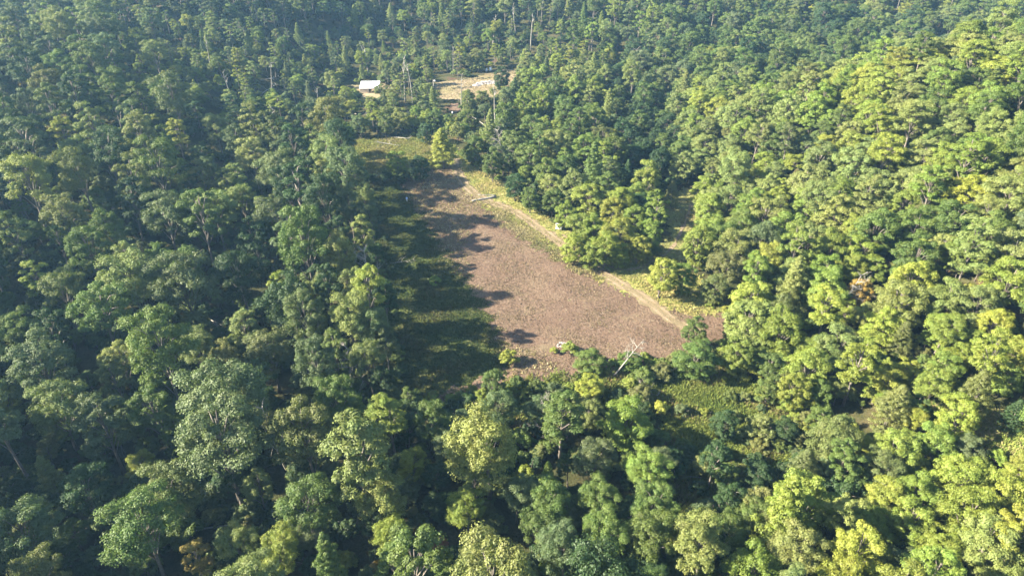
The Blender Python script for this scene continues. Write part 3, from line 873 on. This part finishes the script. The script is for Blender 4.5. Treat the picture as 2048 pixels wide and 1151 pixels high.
# undergrowth: bushes and saplings between and under the trees
UG = []
NOUG = [PX_FIELD, PX_VERGE, PX_YARD, PX_LOWDIRT, PX_MEADOW, PX_WEED, PX_GLADE, PX_SHED_YARD, PX_GAPDIRT, PX_EDGEGLADE]
LOWLAND = [PX_BRUSHLAND, PX_REDSOIL, BASEKEEP[-1]]
for it in range(12000):
    y = 30 + 420 * pr.random() ** 1.2; half = 0.80 * (y * cp + CAM_H * sp) + 25; x = pr.uniform(-half, half)
    z = float(gz(x, y)); bx, by, bd = project(x, y, z)
    if by > 1350 or bd < 30: continue
    w = abs(pr.gauss(2.6, 1.2)) + .8
    if y > 215 and pr.random() < .5: w *= 1.4
    qx = bx + np.array([-.5, 0, .5, 0]) * w * FPX / bd; qy = by + np.array([0, -.5, 0, .15]) * w * FPX / bd
    if any(in_poly(qx, qy, q).any() for q in NOUG): continue
    low = any(in_poly(bx, by, q) for q in LOWLAND)
    storm = in_poly(bx, by, [(230, 90), (700, 100), (1140, 90), (1140, 180), (960, 300), (700, 285), (450, 270), (250, 240)])
    k = 'shrub' if pr.random() < .8 else 'broad'
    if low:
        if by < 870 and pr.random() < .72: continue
        t = pr.choice('OOYYBGEP' if by < 870 else 'DDGGEO'); w *= .7 if by < 870 else 1.1  # sunny upper part gets light tints, shaded lower part dark ones
    elif storm: t = pr.choice('EGPPOBY')
    elif bx > 1400: t = pr.choice('GBBYO')
    else: t = pr.choice('DDGGEO')
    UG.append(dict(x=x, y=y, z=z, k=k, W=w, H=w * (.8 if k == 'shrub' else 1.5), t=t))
# tangled low edge of the woods along the meadow and the verge
for px0, py0, px1, py1, n, t in ((700, 262, 905, 262, 40, 'GEOD'), (925, 300, 1130, 450, 60, 'BGYO'), (735, 372, 800, 780, 60, 'DGD'), (850, 815, 1160, 775, 45, 'GOYB'), (1180, 745, 1460, 715, 50, 'GOB'), (1400, 590, 1480, 640, 20, 'YOB')):
    for i in range(n):
        u = pr.random(); px_, py_ = lerp(px0, px1, u) + pr.gauss(0, 12), lerp(py0, py1, u) + pr.gauss(0, 7)
        x, y, _ = ground(px_, py_); w = pr.uniform(1.2, 3.2)
        UG.append(dict(x=x, y=y, z=float(gz(x, y)), k='shrub', W=w, H=w * .8, t=pr.choice(t)))
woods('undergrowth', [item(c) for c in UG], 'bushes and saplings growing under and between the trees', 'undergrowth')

# ------------------------------------------------------------------ dead trees, snags, logs
def branch(B, p, d, L, r, depth, rr, seg=5):
    q = [p]; k = 4; dd = d.copy()
    for i in range(k):
        dd = unit(dd + rr.normal(0, .14, 3)); q.append(q[-1] + dd * L / k)
    B.tube(q, [r * (1 - .7 * i / k) for i in range(k + 1)], seg, False)
    if depth > 0:
        for j in range(rr.integers(3, 6)):
            i = int(rr.integers(1, k + 1)); nd = unit(dd + rr.normal(0, .75, 3) + np.array([0, 0, .15]))
            branch(B, q[i], nd, L * rr.uniform(.4, .65), r * .45, depth - 1, rr, 4)
def bare(seed, H=12, r=0.22, spread=1.0, depth=3, start=.35):
    rr = np.random.default_rng(seed); T = Build(); Bc = Build()
    pts = [np.array([0.25 * math.sin(t * 3 + seed), 0.25 * math.cos(t * 2.2 + seed) - .25, H * t - (.5 if t == 0 else 0)]) for t in np.linspace(0, 1, 8)]
    T.tube(pts, [r * (1 - .8 * t) for t in np.linspace(0, 1, 8)], 8)
    for i in range(2, 8):
        if i / 7 < start: continue
        for _ in range(2):
            a = rr.uniform(0, 6.28); branch(Bc, pts[i], unit(np.array([math.cos(a) * spread, math.sin(a) * spread, .7])), H * .30 * (1.15 - i / 9), r * .45, depth, rr)
    return T.mesh('bare_trunk', M_PALEBARK), Bc.mesh('bare_branches', M_PALEBARK)
BARE = [bare(1), bare(2, 12, .24, 1.3, 2, .5), bare(3, 12, .16, .8, 1, .3)]
POLE = [bare(4, 12, .20, .5, 0, .8), bare(5, 12, .17, .4, 0, .7)]
def snag(name, src, bpx, bpy_, H, lean, label, group, cat='dead tree', s=1.0):
    x, y, _ = ground(bpx, bpy_)
    e = bpy.data.objects.new(name, None); C.objects.link(e); e.location = (x, y, float(gz(x, y)) - .1)
    e.rotation_euler = (lean[0], lean[1], pr.uniform(0, 6.28) if abs(lean[0]) + abs(lean[1]) < .3 else 0)
    e.scale = (s * H / 12, s * H / 12, H / 12)
    tag(e, label, cat, group); link('trunk', src[0], e); link('branches', src[1], e); return e
G1 = 'bare standing dead trees'
snag('dead_tree', BARE[1], 1222, 752, 10, (0, .55), 'white leaning bare tree at the near edge of the brown field', G1)
snag('dead_tree', BARE[0], 750, 610, 15, (-.05, .12), 'grey dead tree among green trees on the shaded strip edge', G1)
snag('dead_tree', BARE[1], 712, 820, 13, (0, -.08), 'bare forked tree beside the shaded end of the strip', G1)
snag('dead_tree', BARE[0], 1103, 905, 11, (0, .1), 'thin white-barked tree with bare base below the hedge', G1)
snag('dead_tree', BARE[2], 583, 950, 15, (0, -.12), 'tall tan dead trunk standing in a dark gap of the near woods', G1)
snag('dead_tree', BARE[0], 1010, 340, 13, (0, -.2), 'bare leaning tree among the trees beyond the fallen logs', G1)
snag('dead_tree', BARE[0], 1265, 160, 14, (0, .05), 'pale dead tree standing on the far wooded slope', G1)
snag('dead_tree', BARE[2], 90, 330, 15, (.05, -.25), 'white leaning double trunk in the far left woods', G1)
snag('dead_tree', BARE[0], 1660, 640, 12, (0, .3), 'leaning brown bare tree at the foot of the bright hillside', G1)
snag('dead_tree', BARE[2], 908, 148, 12, (0, 0), 'grey spiky dead tree just beyond the dry yard', G1)
G2 = 'tall bare trunks left by the storm'
for i, (a, b, H, lab) in enumerate([(828, 215, 17, 'tall bare trunk between the white shed and the yard'), (923, 225, 15, 'dark bare trunk standing in front of the dry yard'), (990, 262, 15, 'pale split trunk in front of the yard trees'),
        (808, 205, 18, 'bare trunk just beyond the tall trunk by the shed'), (735, 158, 14, 'pale trunk directly behind the white shed'), (742, 157, 15, 'second pale trunk behind the white shed'), (540, 195, 14, 'thin leaning trunk in the broken woods far to the left of the shed'), (425, 150, 14, 'white leaning trunk among thin trees beyond the yellow tree'),
        (1060, 100, 17, 'tall pale trunk in the far woods beyond the yard'), (1030, 75, 16, 'thin trunk among the far tall trees'), (555, 290, 13, 'dark trunk at the edge of the storm gap'), (470, 215, 13, 'leaning pale trunk in the storm-broken woods'), (640, 240, 12, 'short pale trunk in the tangle before the meadow'),
        (985, 90, 14, 'pale trunk above the far end of the yard')]):
    snag('bare_trunk', POLE[i % 2], a, b, H, (pr.gauss(0, .06), pr.gauss(0, .08)), lab, G2, s=1.3)
def fallen(bx, by, L, ang, label, src, s=1.0, group='fallen trees and branches', tilt=.06):
    x, y, _ = ground(bx, by)
    e = bpy.data.objects.new('fallen_tree', None); C.objects.link(e); e.location = (x, y, float(gz(x, y)) + .35)
    e.rotation_euler = Vector((math.cos(ang), math.sin(ang), tilt)).to_track_quat('Z', 'Y').to_euler(); e.scale = (s * L / 12, s * L / 12, L / 12)
    tag(e, label, 'fallen tree', group); link('trunk', src[0], e); link('branches', src[1], e)
R = math.radians
fallen(1232, 770, 8, R(-25), 'white fallen branches lying below the hedge of the field', BARE[1])
fallen(768, 270, 12, R(-35), 'long pale fallen trunk at the far edge of the meadow', POLE[0], 1.6)
fallen(800, 292, 9, R(160), 'tangled grey fallen branches on the far meadow edge', BARE[0])
fallen(770, 528, 7, R(10), 'grey fallen branches lying on the shaded strip', BARE[2])
fallen(1365, 955, 6, R(-5), 'white dead branches lying in the dark glade', BARE[0])
fallen(1640, 962, 7, R(-15), 'pinkish-brown fallen brush beside the small track', BARE[1], 1.3)
fallen(430, 655, 9, R(-40), 'white fallen trunk in a dark gap of the left woods', POLE[0], 2.0)
fallen(395, 625, 9, R(-42), 'shorter white fallen trunk upslope in the dark gap', POLE[1], 2.0)
fallen(375, 1060, 9, R(2), 'pair-like grey log lying under trees near the bottom edge', POLE[1], 1.4)
for i in range(13):
    a, b = pr.uniform(480, 1120), pr.uniform(120, 255)
    if any(in_poly(a, b, q) for q in (PX_YARD, PX_SHED_YARD)): continue
    x, y, _ = ground(a, b)
    fallen(a, b, pr.uniform(7, 12), pr.uniform(0, 6.28), None, [POLE[0], BARE[0], BARE[2]][i % 3], 1.2, 'storm-felled trees strewn through the broken woods', pr.uniform(0, .3))
felled = sorted((o for o in C.objects if o.name.startswith('fallen_tree') and 'label' not in o), key=lambda o: o.location.x / (o.location.y + 50))
for i, o in enumerate(felled): o['label'] = f'{ORD[i + 1] if i < 12 else "last"} storm-felled trunk from left in the broken woods around the shed'

def log(x0, y0, x1, y1, r, label):
    a = ground(x0, y0); b = ground(x1, y1); L = math.dist(a[:2], b[:2])
    B = Build(); k = 9; pts = [(L * t, .12 * math.sin(5 * t), 0.02 * math.sin(9 * t)) for t in np.linspace(0, 1, k)]
    B.tube(pts, [r * (1 - .45 * t) * (1 + .1 * math.sin(13 * t)) for t in np.linspace(0, 1, k)], 10)
    S2 = Build()
    for t in (.3, .55, .8): S2.tube([(L * t, 0, 0), (L * t + .5, pr.uniform(-.5, .5), .5)], [r * .3, r * .12], 5)
    e = bpy.data.objects.new('log', None); C.objects.link(e); e.location = (a[0], a[1], float(gz(a[0], a[1])) + r * .8)
    e.rotation_euler = (0, 0, math.atan2(b[1] - a[1], b[0] - a[0])); tag(e, label, 'log', 'logs at the edge of the field')
    link('log_trunk', B.mesh('log_trunk', M_LOG), e); link('branch_stubs', S2.mesh('branch_stubs', M_PALEBARK), e)
log(992, 395, 944, 404, .42, 'thick grey log lying where the track meets the field')
log(990, 391, 956, 391, .2, 'thinner pale log lying just beyond the thick grey log')

# ------------------------------------------------------------------ shed, pole, small white things, rubble, person
sx, sy, _ = ground(739, 186); szz = float(gz(sx, sy))
shed = bpy.data.objects.new('shed', None); C.objects.link(shed); shed.location = (sx, sy + 2.5, float(gz(sx, sy + 2.5)) - .2); shed.rotation_euler = (0, 0, R(2))
tag(shed, 'low tan shed with a plain white metal roof in the far woods', 'shed')
def ridged_roof():
    B = Build(); n = 40; w, dpt = 8.4, 6.0
    V = []; F = []
    for i in range(n + 1):
        x = -w / 2 + w * i / n; hz = .03 if i % 2 else 0
        for (yy, zz) in ((-dpt / 2, 2.45), (dpt / 2, 3.9)): V += [(x, yy, zz + hz), (x, yy, zz + hz - .06)]
    for i in range(n):
        a, b = 4 * i, 4 * i + 4
        F += [(a, b, b + 2, a + 2), (a + 1, a + 3, b + 3, b + 1), (a, a + 1, b + 1, b), (a + 2, b + 2, b + 3, a + 3)]
    F += [(0, 2, 3, 1), (4 * n, 4 * n + 1, 4 * n + 3, 4 * n + 2)]
    B.add(V, F); return B.mesh('roof', M_WHITE, False)
link('roof', ridged_roof(), shed)
B = Build(); B.box((-2.2, -2.45, 1.15), (3.9, .12, 2.3)); link('wall', B.mesh('front_wall', M_TAN, False), shed)
B = Build(); B.box((-3.9, 0.2, 1.3), (.12, 5.1, 2.6)); link('wall', B.mesh('side_wall', M_TAN, False), shed)
B = Build(); B.box((3.9, 0.2, 1.3), (.12, 5.1, 2.6)); link('wall', B.mesh('side_wall_b', M_TAN, False), shed)
B = Build(); B.box((0, 2.82, 1.75), (7.9, .12, 3.4)); link('wall', B.mesh('back_wall', M_TAN, False), shed)
pm = Build().box((0, 0, 1.2), (.16, .16, 2.4)).mesh('post', M_GREY, False)
for q in (.9, 2.4, 3.8): link('post', pm, shed, (q, -2.45, 0))

lx, ly, _ = ground(868, 190)
lp = bpy.data.objects.new('light_pole', None); C.objects.link(lp); lp.location = (lx, ly, float(gz(lx, ly)))
tag(lp, 'slim pole with a white yard lamp at the edge of the dry yard', 'light pole')
link('pole', Build().tube([(0, 0, -.3), (0, 0, 6.5)], [.13, .09], 8).mesh('pole', M_GREY), lp)
link('arm', Build().tube([(0, 0, 6.1), (.35, -.1, 6.35), (.7, -.2, 6.3)], [.04, .04, .04], 6).mesh('arm', M_GREY), lp)
link('lamp_head', Build().tube([(.7, -.2, 5.95), (.7, -.2, 6.1), (.7, -.2, 6.35), (.7, -.2, 6.45)], [.28, .32, .25, .05], 10).mesh('lamp_head', M_WHITE), lp)

def rockmesh(seed, s):
    rr = np.random.default_rng(seed); import bmesh
    bm = bmesh.new(); bmesh.ops.create_icosphere(bm, subdivisions=2, radius=s)
    for v in bm.verts:
        k = 1 + .25 * math.sin(v.co.x * 5 / s + seed) * math.cos(v.co.y * 4 / s) + rr.normal(0, .06); v.co = v.co * k; v.co.z *= .6
    me = bpy.data.meshes.new('stone'); bm.to_mesh(me); bm.free(); me.materials.append(M_ROCK); return me
rocks = [rockmesh(i, 1) for i in range(4)]
def heap(px0, py0, n, ax, ay, label, cat, rock=True, name='rubble_heap', s0=(.15, .45)):
    x, y, _ = ground(px0, py0); e = bpy.data.objects.new(name, None); C.objects.link(e); e.location = (x, y, float(gz(x, y))); tag(e, label, cat)
    rr = random.Random(n)
    for i in range(n):
        a = rr.uniform(0, 6.28); q = math.sqrt(rr.random()); h = (1 - q) * .8
        dx, dy = ax * q * math.cos(a), ay * q * math.sin(a)
        o = link('stone', rocks[i % 4], e, (dx, dy, float(gz(x + dx, y + dy)) - float(gz(x, y)) + h), rr.uniform(0, 6), [rr.uniform(*s0)] * 3)
heap(975, 166, 110, 5.0, 2.6, 'wide heap of pale rubble in the middle of the dry yard', 'rubble heap', s0=(.25, .7))
heap(953, 171, 45, 1.9, 1.5, 'small heap of white rubble beside the wide heap', 'rubble heap', s0=(.2, .6))
heap(1126, 690, 22, 1.4, .9, 'pale stones piled behind the bush at the near end of the field', 'stone pile', s0=(.12, .3))

# white panelled cart with a thin frame beside the tree clump
cx_, cy_, _ = ground(1117, 461)
cart = bpy.data.objects.new('white_stand', None); C.objects.link(cart); cart.location = (cx_, cy_, float(gz(cx_, cy_)) + .1); cart.rotation_euler = (0, 0, R(-14))
tag(cart, 'small stand with a white panel and thin frame beside the tree clump', 'stand')
link('panel', Build().box((0, -.1, .75), (1.45, .07, .6), rx=R(-35)).mesh('panel', M_PALE, False), cart)
for q in (-.8, .8):
    link('leg', Build().tube([(q, .1, -.1), (q, .45, 1.75)], .035, 6).mesh('leg', M_WHITE), cart)
link('rail', Build().tube([(-.85, .46, 1.75), (.85, .46, 1.75)], .035, 6).mesh('rail', M_WHITE), cart)
link('rail', Build().tube([(-.85, .3, 1.1), (.85, .3, 1.1)], .03, 6).mesh('rail_low', M_WHITE), cart)

def drum(px0, py0, label, s=1.0, mat=M_WHITE):
    x, y, _ = ground(px0, py0); e = bpy.data.objects.new('storage_drum', None); C.objects.link(e); e.location = (x, y, float(gz(x, y))); e.scale = (s, s, s); tag(e, label, 'drum')
    link('drum_body', Build().tube([(0, 0, -.05), (0, 0, .3), (0, 0, .32), (0, 0, .34), (0, 0, .85), (0, 0, .9)], [.3, .3, .32, .3, .3, .27], 14).mesh('drum_body', mat), e)
    link('lid', Build().tube([(0, 0, .88), (0, 0, .94)], [.29, .27], 14).mesh('lid', mat), e)
drum(973, 143, 'white drum at the far rim of the dry yard', 1.4)
drum(981, 142, 'second white drum at the far rim, beside the shrubs', 1.7)
drum(905, 227, 'small white drum beside the brown soil gap', 0.8)

# the person in the shade of the strip: one skinned body, clothes by height
def person():
    x, y, _ = ground(814, 404); import bmesh
    P = {'pelvis': (0, 0, .95), 'chest': (0, 0, 1.28), 'neck': (0, 0, 1.46), 'head': (0, -.01, 1.60), 'crown': (0, 0, 1.70),
         'hipl': (.10, 0, .90), 'kneel': (.12, -.02, .50), 'anklel': (.13, .02, .09), 'toel': (.14, -.14, .04),
         'hipr': (-.10, 0, .90), 'kneer': (-.12, -.03, .50), 'ankler': (-.13, .02, .09), 'toer': (-.15, -.14, .04),
         'shl': (.18, 0, 1.40), 'ell': (.25, .02, 1.12), 'wrl': (.20, -.22, 1.05), 'hal': (.16, -.30, 1.06),
         'shr': (-.18, 0, 1.40), 'elr': (-.25, .02, 1.12), 'wrr': (-.20, -.22, 1.05), 'har': (-.16, -.30, 1.06)}
    rad = dict(pelvis=.15, chest=.16, neck=.06, head=.10, crown=.07, hipl=.10, kneel=.065, anklel=.045, toel=.035, shl=.075, ell=.045, wrl=.032, hal=.035)
    E = [('pelvis', 'chest'), ('chest', 'neck'), ('neck', 'head'), ('head', 'crown')] + [(a + s, b + s) for s in 'lr' for a, b in (('hip', 'knee'), ('knee', 'ankle'), ('ankle', 'toe'), ('sh', 'el'), ('el', 'wr'), ('wr', 'ha'))] + [('pelvis', 'hipl'), ('pelvis', 'hipr'), ('chest', 'shl'), ('chest', 'shr')]
    k = list(P); verts = [P[i] for i in k]; edges = [(k.index(a), k.index(b)) for a, b in E]; rr = [rad.get(i, rad.get(i[:-1] + 'l', .04)) for i in k]
    for s in (1, -1):
        h = k.index('hal' if s > 0 else 'har')
        for j in range(5):
            b = len(verts); bx = s * .16 + (j - 2) * .017
            verts += [(bx, -.33, 1.065), (bx, -.355 - .008 * (2 - abs(j - 2)), 1.05)]; rr += [.010, .007]; edges += [(h, b), (b, b + 1)]
    me = bpy.data.meshes.new('body'); me.from_pydata(verts, edges, [])
    m, n = new_mat('person_colours'); out = N(n, 'ShaderNodeOutputMaterial'); b = N(n, 'ShaderNodeBsdfPrincipled'); tc = N(n, 'ShaderNodeTexCoord')
    sep = N(n, 'ShaderNodeSeparateXYZ'); n.links.new(tc.outputs['Object'], sep.inputs[0])
    r = N(n, 'ShaderNodeValToRGB'); n.links.new(mapr(n, sep.outputs[2], 0, 2, 0, 1), r.inputs[0]); r.color_ramp.interpolation = 'CONSTANT'
    st = [(0, (.05, .04, .035)), (.05, (.62, .60, .56)), (.475, (.50, .60, .85)), (.745, (.45, .28, .2)), (.825, (.04, .03, .02))]
    e = r.color_ramp.elements
    while len(e) < len(st): e.new(.5)
    for el, (p_, c_) in zip(e, st): el.position = p_; el.color = (*c_, 1)
    n.links.new(r.outputs[0], b.inputs['Base Color']); b.inputs['Roughness'].default_value = .8; n.links.new(b.outputs[0], out.inputs[0])
    me.materials.append(m)
    o = link('person', me, None, (x, y, float(gz(x, y)) + .08), R(20))
    sk = o.modifiers.new('skin', 'SKIN')
    for i, v in enumerate(me.skin_vertices[0].data): v.radius = (rr[i], rr[i]); v.use_root = (i == 0)
    o.modifiers.new('sub', 'SUBSURF').levels = 2; o.modifiers['sub'].render_levels = 2
    tag(o, 'person in a pale blue shirt and light trousers standing in the shaded strip', 'person')
person()

# ------------------------------------------------------------------ air
hz = Build().box((0, 0, 0), (1, 1, 1))
m, n = new_mat('haze'); out = N(n, 'ShaderNodeOutputMaterial'); v = N(n, 'ShaderNodeVolumePrincipled')
v.inputs['Color'].default_value = (0.33, 0.62, 1.0, 1); v.inputs['Density'].default_value = HAZE_DENSITY; v.inputs['Anisotropy'].default_value = 0.2
n.links.new(v.outputs[0], out.inputs['Volume'])
top, bot = 160.0, float(Z.min()) - 1
ho = link('haze', hz.mesh('haze', m, False), None, (0, 1400, (top + bot) / 2), 0, (5400, 5600, top - bot)); tag(ho, 'thin blue morning haze over the valley', kind='stuff')
